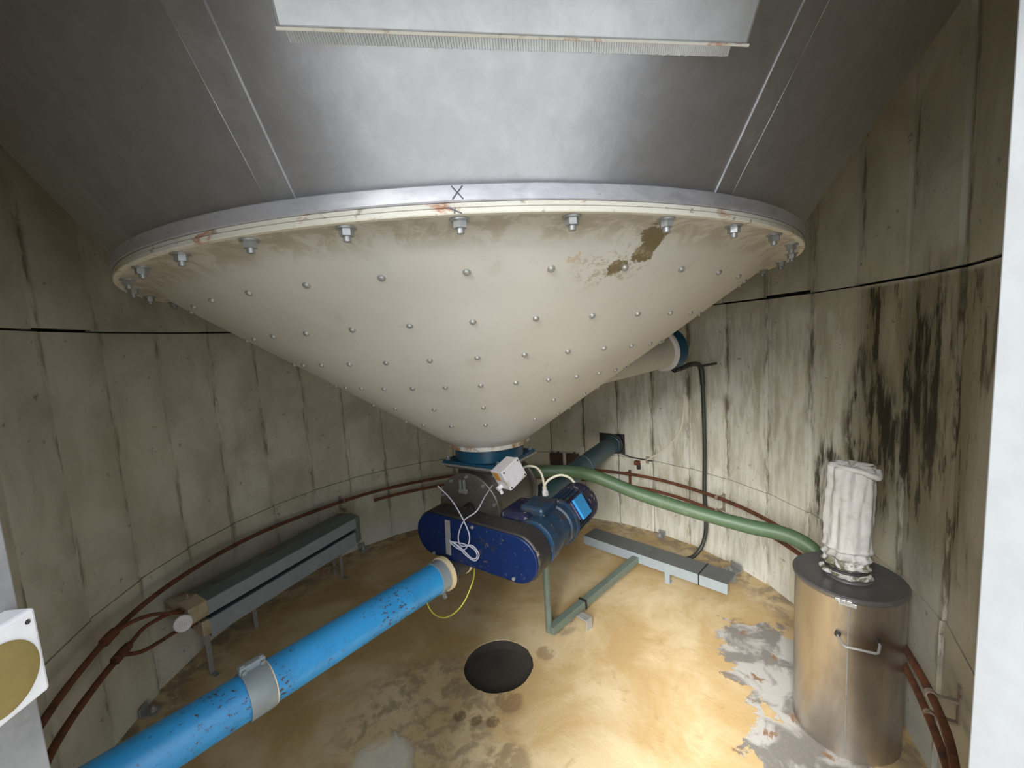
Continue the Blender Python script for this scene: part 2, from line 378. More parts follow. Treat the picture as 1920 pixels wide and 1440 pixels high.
# ------------------------------------------------------------------ the silo room (structure)
RW = 1.577
def staves(name, z0, z1, off, r_in, lo=-163.6, hi=158.5, thick=.022, jit=.0015, zj=0.0, notch={}, holes=()):
    bm = bm_new(); lay = bm.loops.layers.float_color.new('tint')
    a = off-180
    while a < 180:
        A, B = max(a, lo), min(a+10, hi)
        if B-A > .4 and a+10 > lo and a < hi:
            ra = r_in+random.uniform(-jit, jit); rb = r_in-.010+random.uniform(-jit, jit)
            A2 = A+.09; B2 = B-.09; n0 = len(bm.faces)
            zz0 = z0+random.uniform(0, zj)+notch.get(round(a), 0)
            tint = random.random()
            cut = [A2, B2]; 
            for (h0, h1, hz0, hz1) in holes:
                if A2 < h0 < B2: cut.append(h0)
                if A2 < h1 < B2: cut.append(h1)
            cut = sorted(set(cut)); N = []
            for c0, c1 in zip(cut, cut[1:]):
                hs = [h for h in holes if h[0]-1e-4 <= c0 and c1 <= h[1]+1e-4]
                spans = [(zz0, z1)] if not hs else [(zz0, hs[0][2]), (hs[0][3], z1)]
                for s0, s1 in spans: N.append((c0, c1, s0, s1))
            def rr(c): t = (c-A2)/(B2-A2); return ra*(1-t)+rb*t
            for c0, c1, s0, s1 in N:
                P0a, P0b = pol(A2, ra, 0), pol(B2, rb, 0)
                t0 = (c0-A2)/(B2-A2); t1 = (c1-A2)/(B2-A2); p = P0a.lerp(P0b, t0); q = P0a.lerp(P0b, t1)
                # slight bow of the panel
                op = p*(1+thick/r_in); oq = q*(1+thick/r_in)
                v = [bm.verts.new((w.x, w.y, zz)) for w in (p, q, oq, op) for zz in (s0, s1)]
                for fi in ((0, 1, 3, 2), (2, 3, 5, 4), (4, 5, 7, 6), (6, 7, 1, 0), (1, 7, 5, 3), (0, 2, 4, 6)):
                    fc = bm.faces.new([v[i] for i in fi])
                    for l in fc.loops: l[lay] = (tint, tint, tint, 1)
        a += 10
    return tag(obj(name, bm, 'wall'), kind='structure')
pipe_hole = (33.6, 41.0, .555, .715)
staves('wall_upper', 1.624, 2.47, -2, 1.577, jit=.003, zj=.004, notch={78: .012, -102: .004})
staves('wall_middle', .541, 1.618, -1, 1.576, jit=.002, holes=(pipe_hole,))
staves('wall_lower', -.02, .538, -1, 1.572, jit=.001)
bm = bm_new(); add_lathe_axis(bm, (0, 0, 0), (0, 0, 1), [(1.612, -.05), (1.612, 2.55), (1.66, 2.55), (1.66, -.05)], 96, 0, 2*PI)
# cut the doorway: remove the sector in front of the camera below the lintel
bm.free(); bm = bm_new()
def shell(bm, r0_, r1_, z0, z1, a0, a1, n):
    for i in range(n):
        A = a0+(a1-a0)*i/n; B = a0+(a1-a0)*(i+1)/n
        v = [bm.verts.new(pol(a, r, z)) for a in (A, B) for r in (r0_, r1_) for z in (z0, z1)]
        for fi in ((0, 1, 5, 4), (2, 6, 7, 3), (0, 4, 6, 2), (1, 3, 7, 5), (0, 2, 3, 1), (4, 5, 7, 6)): bm.faces.new([v[k] for k in fi])
shell(bm, 1.612, 1.66, -.02, 2.55, -163.6, 33.4, 60); shell(bm, 1.612, 1.66, -.02, 2.55, 41.2, 159.6, 40)
shell(bm, 1.612, 1.66, -.02, .55, 33.4, 41.2, 2); shell(bm, 1.612, 1.66, .72, 2.55, 33.4, 41.2, 2)
tag(obj('wall_outer', bm, 'back'), kind='structure')
bm = bm_new(); shell(bm, 1.585, 1.66, 1.90, 2.55, 159.6, 196.8, 12)
tag(obj('wall_front', bm, 'jamb'), kind='structure')
# floor with its round opening
PC = (-.025, -.088); PR = .160
bm = bm_new(); n = 72; rings = []
for k, t in enumerate((0, .02, .15, .4, .7, 1.0)):
    ring = []
    for i in range(n):
        a = 2*PI*i/n; rr = PR+random.uniform(-.0022, .0022) if k == 0 else PR+.0
        p = V((PC[0]+PR*math.cos(a)*(1+(rr/PR-1)), PC[1]+rr*math.sin(a), 0)); q = V((1.66*math.cos(a), 1.66*math.sin(a), 0))
        w = p.lerp(q, t)
        if 0 < t < 1: w.z = .0025*noise.noise(w*3.0)
        ring.append(bm.verts.new(w))
    rings.append(ring)
for A, B in zip(rings, rings[1:]):
    for i in range(n): bm.faces.new((A[i], A[(i+1) % n], B[(i+1) % n], B[i]))
low = [bm.verts.new(v.co+V((0, 0, -.004))) for v in rings[0]]
for i in range(n): bm.faces.new((rings[0][i], low[i], low[(i+1) % n], rings[0][(i+1) % n]))
tag(obj('floor', bm, 'floor', smooth=True), kind='structure')
bm = bm_new(); add_lathe_axis(bm, (PC[0], PC[1], -.004), (0, 0, -1), [(PR+.004, 0), (PR+.004, .05), (PR*.6, .055), (0, .055)], 48)
tag(obj('floor_recess', bm, 'pit'), kind='structure')
bm = bm_new(); add_box(bm, (14, 8, .06), T(0, -5.62, -.05))
tag(obj('floor_outside', bm, 'ground'), kind='structure')

# door frame
bm = bm_new()
add_box(bm, (.07, .15, 1.96), T(-.437-.035, -1.575, .98))
lj = obj('door_1', bm, 'jambgrey', bevel=.002)
bm = bm_new(); add_box(bm, (.07, .15, 1.96), T(.515+.035, -1.575, .98)); add_box(bm, (.05, .06, 1.96), T(.602, -1.49, .98))
c = obj('frame_post', bm, 'jamb', lj, bevel=.002)
bm = bm_new(); add_box(bm, (1.095, .15, .07), T(.04, -1.575, 1.925)); obj('frame_head', bm, 'jamb', lj, bevel=.002)
bm = bm_new(); add_box(bm, (.955, .15, .02), T(.04, -1.60, .005)); obj('threshold', bm, 'skin', lj)
tag(lj, kind='structure')

# ------------------------------------------------------------------ upper aluminium cone
KC = .66
root = thing('silo_cone', (0, 0, 1.7228), 'large dull aluminium silo cone with a welded hatch, standing above the cream hopper', 'silo cone')
bm = bm_new()
prof = [(1.14, 1.751), (1.158, 1.751)]+[(KC*z+.001, z) for z in (1.756, 1.9, 2.05, 2.2, 2.375)]+[(1.566, 2.40), (1.566, 2.46)]
add_lathe_axis(bm, (0, 0, 0), (0, 0, 1), prof, 128)
obj('cone_shell', bm, 'alu', root, smooth=True)
def cone_pt(az, z, off=0.0):
    c = math.sqrt(1+KC*KC); n_ = V((math.sin(math.radians(az)), math.cos(math.radians(az)), -KC))/c
    return pol(az, KC*z, z)+n_*off
# welded cover strips: pairs of beads with a flat band between
for a0, a1 in ((-165.0, -162.3), (153.4, 155.9), (60.0, 62.6), (-60, -57.4)):
    bm = bm_new()
    for i in range(12):
        z0, z1 = 1.757+(.60*i/12), 1.757+(.60*(i+1)/12); o_ = .0035
        quad(bm, [cone_pt(a0, z0, o_), cone_pt(a1, z0, o_), cone_pt(a1, z1, o_), cone_pt(a0, z1, o_)])
        for s in (a0, a1): quad(bm, [cone_pt(s, z0, o_), cone_pt(s, z1, o_), cone_pt(s+(.12 if s == a1 else -.12), z1, -.001), cone_pt(s+(.12 if s == a1 else -.12), z0, -.001)])
    st_ = obj('cover_strip', bm, 'strip', root)
    for s in (a0, a1):
        bm = bm_new(); add_tube(bm, [cone_pt(s+.05*noise.noise(V((z*9, s, 0))), z, .002) for z in [1.757+.6*i/60 for i in range(61)]], .0020, 6, 0, wob=.9)
        obj('weld_bead', bm, 'strip', st_, smooth=True)
# hatch
hx = .091; haz = math.atan2(hx, -1.262)   # direction of the hatch centre
hn = V((math.sin(haz), math.cos(haz), 0)); ht = V((-hn.y, hn.x, 0))
if ht.x < 0: ht = -ht
up = (hn*KC+V((0, 0, 1))).normalized(); on = up.cross(ht).normalized()
if on.dot(hn) < 0: on = -on
def hm(x, s, o): return V((hx, -1.245, 1.921))+ht*x+up*s+on*o
hatch_m = frame(hm(0, .25, .004), ht, up)
hz = 1 if (hatch_m.to_3x3() @ V((0, 0, 1))).dot(on) > 0 else -1
bm = bm_new(); add_box(bm, (.650, .5, .062), hatch_m)
hb = obj('hatch_box', bm, 'hatch', root, bevel=.005)
bm = bm_new(); add_box(bm, (.652, .004, .004), frame(hm(0, .001, .0345), ht, up)); 
obj('hatch_lip', bm, 'rim', hb, bevel=.001)
bm = bm_new()
def on_cone(x, s_):
    lo_, hi_ = -.15, .15
    for _ in range(30):
        m_ = (lo_+hi_)/2; p_ = hm(x, s_, m_)
        if math.hypot(p_.x, p_.y) < KC*p_.z: lo_ = m_
        else: hi_ = m_
    return m_
W0 = [(-.327+.654*i/60) for i in range(61)]
for xa, xb in zip(W0, W0[1:]):
    quad(bm, [hm(xa, .001, on_cone(xa, .001)+.0045), hm(xb, .001, on_cone(xb, .001)+.0045), hm(xb, -.014, on_cone(xb, -.014)+.0008), hm(xa, -.014, on_cone(xa, -.014)+.0008)])
for i in range(170):
    x = -.325+.650*i/169; s1 = -.013+.0015*noise.noise(V((i*.6, 0, 0)))
    add_cyl(bm, hm(x, 0, on_cone(x, 0)+.003), hm(x+.002, s1, on_cone(x, s1)+.0003), .0030, 6)
obj('weld_bead', bm, 'hatch', hb, smooth=True)
for s in (-1, 1):
    bm = bm_new(); add_tube(bm, [hm(s*.327, .45*i/30, on_cone(s*.327, .45*i/30)+.002*noise.noise(V((i*.9, s, 0)))) for i in range(31)], .005, 6, 0, wob=.6)
    obj('weld_bead', bm, 'weld', hb, smooth=True)
# thick flange ring
bm = bm_new(); add_lathe_axis(bm, (0, 0, 0), (0, 0, 1), [(1.10, 1.7228), (1.176, 1.7228), (1.178, 1.725), (1.178, 1.7485), (1.1765, 1.7505), (1.10, 1.7505)], 160)
fr = obj('flange_ring', bm, 'ring', root, smooth=True)
def cross_mark(parent, az, z, r, w, h, th=.0022, skew=0.0):
    bm = bm_new()
    for s in (-1, 1):
        a = pol(az-w/r*57.3/2*s, r, z-h/2); b = pol(az+w/r*57.3/2*s+skew, r, z+h/2); d = (b-a).normalized(); n_ = pol(az, 1, 0)
        q = d.cross(n_).normalized()*th/2
        for k in range(4):
            p0, p1 = a.lerp(b, k/4), a.lerp(b, (k+1)/4)
            for p in (p0, p1): pass
            quad(bm, [p0-q, p1-q, p1+q, p0+q])
    for v in bm.verts: R_ = math.hypot(v.co.x, v.co.y); k = (r+.0006)/R_; v.co.x *= k; v.co.y *= k
    return tag(obj('hand_mark', bm, 'ink', parent), 'handwritten black X')
cross_mark(fr, 181.15, 1.7365, 1.178, .018, .021)

# ------------------------------------------------------------------ cream hopper below
hop = thing('discharge_hopper', (0, 0, 1.045), 'cream painted conical hopper studded with rivets, bolted under the aluminium silo cone', 'hopper')
K2 = (1.12-.18)/(1.7035-1.05)
bm = bm_new()
prof = [(.170, 1.050), (.180, 1.050)]+[(.18+K2*(z-1.05), z) for z in (1.10, 1.2, 1.3, 1.4, 1.5, 1.6, 1.66)]+[(1.075, 1.676), (1.092, 1.689), (1.112, 1.6985), (1.135, 1.702), (1.174, 1.7035)]
add_lathe_axis(bm, (0, 0, 0), (0, 0, 1), prof, 160)
shellm = obj('cone_shell', bm, 'cone', hop, smooth=True)
bm = bm_new(); add_lathe_axis(bm, (0, 0, 0), (0, 0, 1), [(1.12, 1.7030), (1.1765, 1.7032), (1.178, 1.705), (1.178, 1.7122), (1.174, 1.7130), (1.12, 1.7130)], 160)
lf = obj('lower_rim', bm, 'rim', hop, smooth=True)
bm = bm_new(); add_lathe_axis(bm, (0, 0, 0), (0, 0, 1), [(1.12, 1.7134), (1.172, 1.7134), (1.1745, 1.715), (1.1745, 1.7215), (1.173, 1.7226), (1.12, 1.7226)], 160)
obj('upper_rim', bm, 'rim', hop, smooth=True)
cross_mark(lf, 181.2, 1.709, 1.178, .012, .010, .0022, .5)
# outlet collar
bm = bm_new(); add_lathe_axis(bm, (0, 0, 0), (0, 0, 1), [(.150, 1.034), (.184, 1.034), (.187, 1.037), (.187, 1.051), (.180, 1.056), (.150, 1.056)], 64)
obj('outlet_ring', bm, 'cone', hop, smooth=True)
# rim bolts: 37 of them, hex nut with stud end, each its own part
bm = bm_new(); add_cyl(bm, (0, 0, 0), (0, 0, -.003), .017, 20); add_cyl(bm, (0, 0, -.003), (0, 0, -.015), .0125, 6); add_cyl(bm, (0, 0, -.015), (0, 0, -.024), .0068, 12)
b0 = None
STEP = 360/37
for i in range(37):
    az = 180+1.2+STEP*i
    p = pol(az, 1.150, 1.7025)
    if b0 is None: b0 = obj('rim_bolt', bm, 'steel', hop, smooth=True, origin=(0, 0, 0)); b = b0
    else: b = b0.copy(); COL.objects.link(b)
    b.parent = hop; b.location = p-wpos(hop); b.rotation_euler = (0, 0, i*.77)
# rivets in rows on the cone
bm = bm_new(); add_lathe_axis(bm, (0, 0, 0), (0, 0, 1), [(0, -.002), (.0082, -.002), (.0080, .003), (.0055, .0062), (0, .0075)], 12)
rv = None; rest = []; nrm_c = math.sqrt(1+K2*K2)
for row, rr_ in enumerate((1.022, .887, .757, .629, .501, .379)):
    step = 1 if row < 4 else 2
    for i in range(0, 37 if step == 1 else 36, step):
        rel = -1.2-STEP*i if i <= 18 else -1.2-STEP*(i-37)
        az = 180+1.2+STEP*i; dev = ((az-180+180) % 360)-180
        z = 1.05+(rr_-.18)/K2; p = pol(az, rr_, z)
        nn = V((math.sin(math.radians(az)), math.cos(math.radians(az)), -K2))/nrm_c
        rot = nn.to_track_quat('Z', 'Y')
        if abs(dev) < 82 and True:
            if rv is None: rv = obj('rivet', bm, 'rivet', hop, smooth=True, origin=(0, 0, 0)); o_ = rv
            else: o_ = rv.copy(); COL.objects.link(o_)
            o_.parent = hop; o_.location = p-wpos(hop); o_.rotation_euler = rot.to_euler()
        else: rest.append((p, rot))
bm = bm_new()
for p, rot in rest:
    n0 = len(bm.verts); add_lathe_axis(bm, p, rot @ V((0, 0, 1)), [(0, -.002), (.0082, -.002), (.0080, .003), (.0055, .0062), (0, .0075)], 8)
tag(obj('rivet', bm, 'rivet', hop, smooth=True), kind='stuff')
# spigot on the far right of the hopper with a blue collar
sp0, sp1 = V((.50, .215, 1.315)), V((1.030, .445, 1.374)); sd_ = (sp1-sp0).normalized()
bm = bm_new(); add_cyl(bm, sp0, sp1, .098, 40); sg = obj('side_spigot', bm, 'wallpipe', hop, smooth=True)
bm = bm_new(); add_lathe_axis(bm, sp1-sd_*.03, sd_, [(.097, 0), (.116, 0), (.118, .003), (.118, .018), (.097, .022)], 40); obj('spigot_flange', bm, 'white', sg, smooth=True)
bm = bm_new(); add_lathe_axis(bm, sp1-sd_*.008, sd_, [(.09, 0), (.114, 0), (.117, .006), (.117, .060), (.110, .068), (0, .068)], 40); cl = obj('spigot_cap', bm, 'teal', sg, smooth=True)

# ------------------------------------------------------------------ slide gate, rotary valve, drive
N = V((.582, .813, 0)); Mx = V((.813, -.582, 0)); Zu = V((0, 0, 1))
def G(s, d, z): return Mx*s+N*d+Zu*z
gm = frame((0, 0, 0), Mx, N)
gate = thing('slide_gate', (0, 0, .945), 'blue round spigot on a square grey plate, between the cream hopper and the drive', 'slide gate')
bm = bm_new(); add_lathe_axis(bm, (0, 0, 0), (0, 0, 1), [(.12, .972), (.152, .972), (.156, .976), (.156, 1.030), (.12, 1.034)], 48)
obj('collar', bm, 'teal', gate, smooth=True)
bm = bm_new(); add_box(bm, (.305, .305, .010), gm @ T(0, 0, .967)); obj('top_plate', bm, 'teal', gate, bevel=.002)
bm = bm_new(); add_box(bm, (.318, .318, .010), gm @ T(0, 0, .9565)); obj('gate_plate', bm, 'steel', gate, bevel=.002)
for sx in (-1, 1):
    for sy in (-1, 1):
        bm = bm_new(); p = G(sx*.135, sy*.135, .972); add_cyl(bm, p, p+V((0, 0, .010)), .010, 6); add_cyl(bm, p, p+V((0, 0, .018)), .005, 10); obj('bolt', bm, 'steel', gate)

val = thing('rotary_valve', (0, 0, .66), 'dusty grey round-bodied rotary valve, directly below the slide gate', 'rotary valve')
bm = bm_new(); add_lathe_axis(bm, G(-.01, -.15, .772), N, [(0, 0), (.135, 0), (.140, .006), (.140, .294), (.135, .30), (0, .30)], 48)
vb = obj('body', bm, 'valve', val, smooth=True)
for d in (-.168, .15):
    bm = bm_new(); add_lathe_axis(bm, G(-.01, d, .772), N, [(0, 0), (.158, 0), (.161, .003), (.161, .015), (.158, .018), (0, .018)], 56)
    ep = obj('end_plate', bm, 'valve', val, smooth=True)
    for k in range(10):
        a = 2*PI*(k+.5)/10; q = G(-.01+.146*math.cos(a), d-.008 if d < 0 else d+.018, .772+.146*math.sin(a))
        bm = bm_new(); add_cyl(bm, q, q+N*.008, .0075, 6); obj('bolt', bm, 'steel', ep)
bm = bm_new(); add_box(bm, (.29, .29, .012), gm @ T(0, 0, .945)); add_box(bm, (.22, .20, .09), gm @ T(0, 0, .885)); obj('inlet_flange', bm, 'valve', val, bevel=.003)
bm = bm_new(); add_box(bm, (.16, .24, .09), gm @ T(0, 0, .665)); obj('outlet_shoe', bm, 'grime', val, bevel=.004)
bm = bm_new()
for s in (-.008, .012): add_box(bm, (.009, .012, .05), gm @ T(s-.025, -.184, .885))
add_box(bm, (.042, .015, .018), gm @ T(-.022, -.183, .858)); obj('clip', bm, 'steel', val, bevel=.002)
bm = bm_new(); add_cyl(bm, G(0, -.31, .765), G(0, -.16, .785), .024, 20); obj('shaft_neck', bm, 'grime', val, smooth=True)

# junction box on the valve
jb = thing('junction_box', (.055, -.27, .90), 'tilted white plastic box with an orange label, in front of the slide gate plate', 'junction box')
ja = math.radians(24)
jx = (Mx*math.cos(1.28)+N*math.sin(1.28)); jx = (jx*math.cos(ja)+Zu*math.sin(ja)).normalized()
jf = frame((.066, -.272, .968), jx, Zu.cross(jx)-Zu*.12)
bm = bm_new(); add_box(bm, (.096, .062, .086), jf); obj('case', bm, 'whitebox', jb, bevel=.003)
bm = bm_new(); add_box(bm, (.098, .016, .088), jf @ T(0, -.035, 0)); obj('cover', bm, 'whitebox', jb, bevel=.003)
for sx in (-1, 1):
    for sz in (-1, 1): 
        bm = bm_new(); q = jf @ V((sx*.040, -.0425, sz*.035)); q2 = jf @ V((sx*.040, -.045, sz*.035)); add_cyl(bm, q, q2, .0035, 10); obj('screw', bm, 'grime', jb)
bm = bm_new(); add_box(bm, (.001, .035, .035), jf @ T(-.0487, .005, .018)); obj('label', bm, 'orange', jb)
bm = bm_new(); q = jf @ V((-.046, .012, -.030)); q2 = jf @ V((-.068, .012, -.030)); add_cyl(bm, q, q2, .010, 12); add_cyl(bm, jf @ V((-.060, .012, -.030)), jf @ V((-.060, .012, -.056)), .007, 12); obj('cable_gland', bm, 'white', jb, smooth=True)
bm = bm_new(); add_box(bm, (.03, .06, .006), frame((.035, -.215, .938), N, Mx)); obj('mounting_tab', bm, 'steel', jb)

# belt guard
grd = thing('belt_guard', G(.18, -.40, .67), 'navy blue rounded belt guard with a dark rim, below the white junction box', 'belt guard')
def obround(r, L, n=20):
    P = []
    for i in range(n+1): a = PI/2+PI*i/n; P.append((r*math.cos(a), r*math.sin(a)))
    for i in range(n+1): a = -PI/2+PI*i/n; P.append((L+r*math.cos(a), r*math.sin(a)))
    return P
tilt = math.radians(-2.5); gx = (Mx*math.cos(tilt)+Zu*math.sin(tilt)).normalized(); gy = Zu.cross(gx).normalized()
def gframe(d): 
    m = Matrix((gx, gx.cross(N).normalized()*-1, N)).transposed().to_4x4(); m.translation = G(-.003, d, .766); return m
# local: x along guard, y vertical, z into the room
bm = bm_new(); add_prism(bm, obround(.089, .368), .088, gframe(-.392)); 
g0 = obj('guard_case', bm, 'grime', grd, bevel=.006, smooth=True)
bm = bm_new(); add_prism(bm, obround(.084, .368), .010, gframe(-.402)); obj('guard_cover', bm, 'navy', grd, bevel=.004, smooth=True)
for (x, y) in ((.19, .0), (.19, -.075), (.0, .075), (.36, .07)):
    bm = bm_new(); m_ = gframe(-.402); q = m_ @ V((x, y, 0)); add_cyl(bm, q, q-N*.005, .006, 10); obj('screw', bm, 'steel', grd)
bm = bm_new(); m_ = gframe(-.402)
add_box(bm, (.022, .135, .006), m_ @ T(.078, -.01, -.006)); obj('face_strip', bm, 'steel', grd, bevel=.001)
bm = bm_new(); add_box(bm, (.045, .05, .03), m_ @ T(.05, .095, .01)); add_cyl(bm, m_ @ V((.045, .115, .0)), m_ @ V((.045, .165, .0)), .006, 10); obj('rear_bracket', bm, 'grime', grd)

# geared motor
mot = thing('geared_motor', G(.375, -.0, .65), 'grimy blue geared motor with a bright blue terminal cover, behind the belt guard', 'motor')
mz = .760; ms = .376
bm = bm_new(); add_lathe_axis(bm, G(ms, -.304, mz), N, [(0, 0), (.084, 0), (.088, .005), (.088, .05), (.080, .056), (.080, .16), (.087, .165), (.087, .19), (.078, .20), (0, .20)], 40)
gb = obj('gearbox', bm, 'motor', mot, smooth=True)
bm = bm_new(); add_box(bm, (.13, .17, .13), gm @ T(ms-.085, -.205, mz+.03)); obj('gear_housing', bm, 'motor_dark', mot, bevel=.018)
bm = bm_new(); add_box(bm, (.10, .12, .05), gm @ T(ms-.03, -.19, mz+.088)); obj('top_cover', bm, 'motor', mot, bevel=.012)
bm = bm_new(); add_lathe_axis(bm, G(ms, -.104, mz), N, [(0, 0), (.092, 0), (.094, .004), (.094, .014), (.075, .018), (.075, .17), (0, .17)], 40)
for k in range(26):
    a = 2*PI*k/26
    m_ = frame(G(ms+.079*math.cos(a), -.012, mz+.079*math.sin(a)), N, Mx*math.cos(a)+Zu*math.sin(a)); add_box(bm, (.135, .014, .003), m_)
mb = obj('motor_body', bm, 'motor', mot, smooth=True)
bm = bm_new(); add_lathe_axis(bm, G(ms, .062, mz), N, [(.07, 0), (.086, 0), (.088, .004), (.087, .062), (.074, .078), (0, .080)], 32); fcv = obj('fan_cover', bm, 'motor_dark', mot, smooth=True)
tbm = frame(G(ms+.064, -.052, mz+.046), N, Mx*.62-Zu)
bm = bm_new(); add_box(bm, (.092, .076, .05), tbm @ T(0, 0, 0)); tb = obj('terminal_box', bm, 'motor_dark', mot, bevel=.006)
tn = (tbm.to_3x3() @ V((0, 0, 1))); sg_ = 1 if tn.dot(Mx+Zu) > 0 else -1
bm = bm_new(); add_box(bm, (.080, .082, .010), tbm @ T(0, 0, sg_*.030)); obj('terminal_cover', bm, 'bright', tb, bevel=.002)
bm = bm_new(); add_box(bm, (.09, .16, .012), gm @ T(ms-.03, -.14, mz-.094)); add_box(bm, (.05, .2, .02), gm @ T(ms, -.1, mz-.088)); obj('base_plate', bm, 'grime', mot, bevel=.002)
gl = []
for (p, q) in (((.231, -.10, .835), (.233, -.10, .795)), ((.376, -.10, .822), (.388, -.098, .790))):
    bm = bm_new(); p, q = V(p), V(q); add_cyl(bm, p, p.lerp(q, .55), .010, 12); add_cyl(bm, p.lerp(q, .5), q, .0145, 6); obj('cable_gland', bm, 'white', mot, smooth=False)

# cables between the boxes
bm = bm_new(); add_tube(bm, [(.118, -.24, .955), (.150, -.13, .942), (.196, -.105, .928), (.222, -.10, .890), (.231, -.10, .830)], .0052, 10)
tag(obj('power_cable', bm, 'whitecable', smooth=True), 'short cream cable from behind the white junction box down to the gearbox gland', 'cable')
bm = bm_new(); add_tube(bm, [(.2315, -.112, .828), (.234, -.110, .850), (.258, -.11, .872), (.303, -.108, .884), (.343, -.105, .868), (.366, -.10, .84), (.377, -.10, .818)], .0055, 10)
tag(obj('power_cable', bm, 'whitecable', smooth=True), 'cream cable arching like a hoop between the two white glands on the motor', 'cable')
bm = bm_new(); add_tube(bm, [(.002, -.295, .930), (-.03, -.40, .925), (-.060, -.46, .900), (-.107, -.442, .862), (-.133, -.424, .800), (-.125, -.44, .768), (-.085, -.465, .778), (-.062, -.478, .750), (-.078, -.468, .722), (-.110, -.442, .732), (-.140, -.425, .762), (-.168, -.412, .778), (-.130, -.432, .760), (-.09, -.462, .730), (-.07, -.474, .738), (-.075, -.470, .762), (-.11, -.446, .775), (-.166, -.412, .772), (-.12, -.440, .750), (-.092, -.458, .798), (-.104, -.444, .850), (-.146, -.412, .925), (-.20, -.36, .968)], .0022, 8, 6)
tag(obj('sensor_cable', bm, 'cable', smooth=True), 'thin grey cable looped in a bundle and hanging over the navy belt guard', 'cable')

# ------------------------------------------------------------------ conveying pipe
cp = thing('conveying_pipe', (-.21, -.37, .567), 'long bright blue conveying pipe with chipped paint, crossing the lower left foreground', 'pipe')
PZ = .63
A0 = V((-.205, -.372, PZ)); A1 = V((-.86, -1.070, PZ)); dA = (A1-A0).normalized()
bm = bm_new(); A2 = A0+dA*1.27
add_lathe_axis(bm, A0, dA, [(0, 0), (.0555, 0), (.0555, 1.10), (0, 1.10)], 40); obj('blue_section', bm, 'blue_pipe', cp, smooth=True)
bm = bm_new(); add_lathe_axis(bm, A0, -dA, [(.045, -.008), (.064, -.008), (.064, .010), (.045, .010)], 40); obj('cream_ring', bm, 'cream', cp, smooth=True)
bm = bm_new(); add_lathe_axis(bm, A0, dA, [(.0555, .008), (.0588, .010), (.0588, .045), (.0555, .047)], 40); wc = obj('wire_band', bm, 'slate_light', cp, smooth=True)
B0 = A0-dA*.010; B1 = V((-.118, -.25, PZ)); dB = (B1-B0).normalized()
bm = bm_new(); add_tube(bm, [B0, B0.lerp(B1, .35), B0.lerp(B1, .7)], .050, 32, 4); obj('rubber_coupling', bm, 'rubber', cp, smooth=True)
bm = bm_new(); q = B0.lerp(B1, .66); add_lathe_axis(bm, q, dB, [(.045, 0), (.054, 0), (.054, .014), (.045, .014)], 40); obj('cream_ring', bm, 'cream', cp, smooth=True)
bm = bm_new(); add_cyl(bm, B0.lerp(B1, .7), (-.02, -.10, PZ), .048, 32); obj('inlet_section', bm, 'cream', cp, smooth=True)
bm = bm_new(); add_cyl(bm, (.03, -.02, PZ), (.985, 1.298, PZ), .063, 36); fp = obj('teal_section', bm, 'tealpipe', cp, smooth=True)
tag(fp, 'dark teal section running to the far wall')
for t_ in (.60, .95):
    p = V((.03, -.02, PZ)).lerp(V((.985, 1.298, PZ)), t_); d = V((.955, 1.318, 0)).normalized()
    bm = bm_new(); add_lathe_axis(bm, p, d, [(.063, 0), (.068, .002), (.068, .02), (.063, .022)], 36); obj('pipe_band', bm, 'tealpipe', fp, smooth=True)
# clamp on blue section
cc_ = V((-.646, -.842, PZ)); cc_ = A0+dA*((cc_-A0).dot(dA))
bm = bm_new(); add_lathe_axis(bm, cc_-dA*.030, dA, [(.0555, 0), (.0600, 0), (.0605, .002), (.0605, .058), (.0600, .060), (.0555, .060)], 40)
side = V((-dA.y, dA.x, 0)).normalized()
if side.y < 0: side = -side
upn = (Zu*.92+side*-.05).normalized()
kl = obj('pipe_clamp', bm, 'slate_light', cp, smooth=True); tag(kl, 'grey coupling clamp with two bolts')
bm = bm_new(); add_box(bm, (.062, .020, .022), frame(cc_+(side*.15+Zu).normalized()*.066, dA, side))
cb = obj('clamp_lug', bm, 'slate_light', kl, bevel=.003)
for s in (-1, 1):
    q = cc_+dA*s*.022+(side*.15+Zu).normalized()*.065; bm = bm_new(); add_cyl(bm, q-side*.016, q+side*.016, .006, 6); add_cyl(bm, q+Zu*.010, q+Zu*.016, .007, 10); obj('bolt', bm, 'steel', kl)
bm = bm_new(); add_lathe_axis(bm, cc_-dA*.034, dA, [(.0555, 0), (.0580, 0), (.0580, .003), (.0555, .003)], 40); obj('gasket_edge', bm, 'cream', kl)
ew = [(-.232, -.425, .580), (-.262, -.38, .585), (-.272, -.335, .555), (-.285, -.313, .482), (-.257, -.333, .444), (-.205, -.37, .453), (-.144, -.400, .513), (-.100, -.36, .575), (-.09, -.29, .60)]
bm = bm_new(); add_tube(bm, ew, .0026, 8, 8); obj('earth_wire', bm, 'yellow', cp, smooth=True)
bm = bm_new(); q = A0+dA*.028+V((.018, -.010, -.056)); add_cyl(bm, q, q+V((.008, -.010, -.018)), .008, 6); obj('band_bolt', bm, 'steel', cp)

# ------------------------------------------------------------------ green hose from the valve to the drum
bm = bm_new(); add_tube(bm, [(.10, .20, .76), (.20, .25, .785), (.306, .25, .786), (.424, .2, .790), (.53, .13, .775), (.717, .05, .700), (.934, -.05, .636), (1.117, -.17, .603), (1.235, -.25, .590), (1.30, -.31, .555), (1.322, -.36, .50), (1.315, -.392, .47)], .0315, 20, 8, wob=.03)
hs = tag(obj('vent_hose', bm, 'green', smooth=True, origin=(.717, .05, .67)), 'thick green rubber hose sagging from behind the motor across to the steel drum', 'hose')

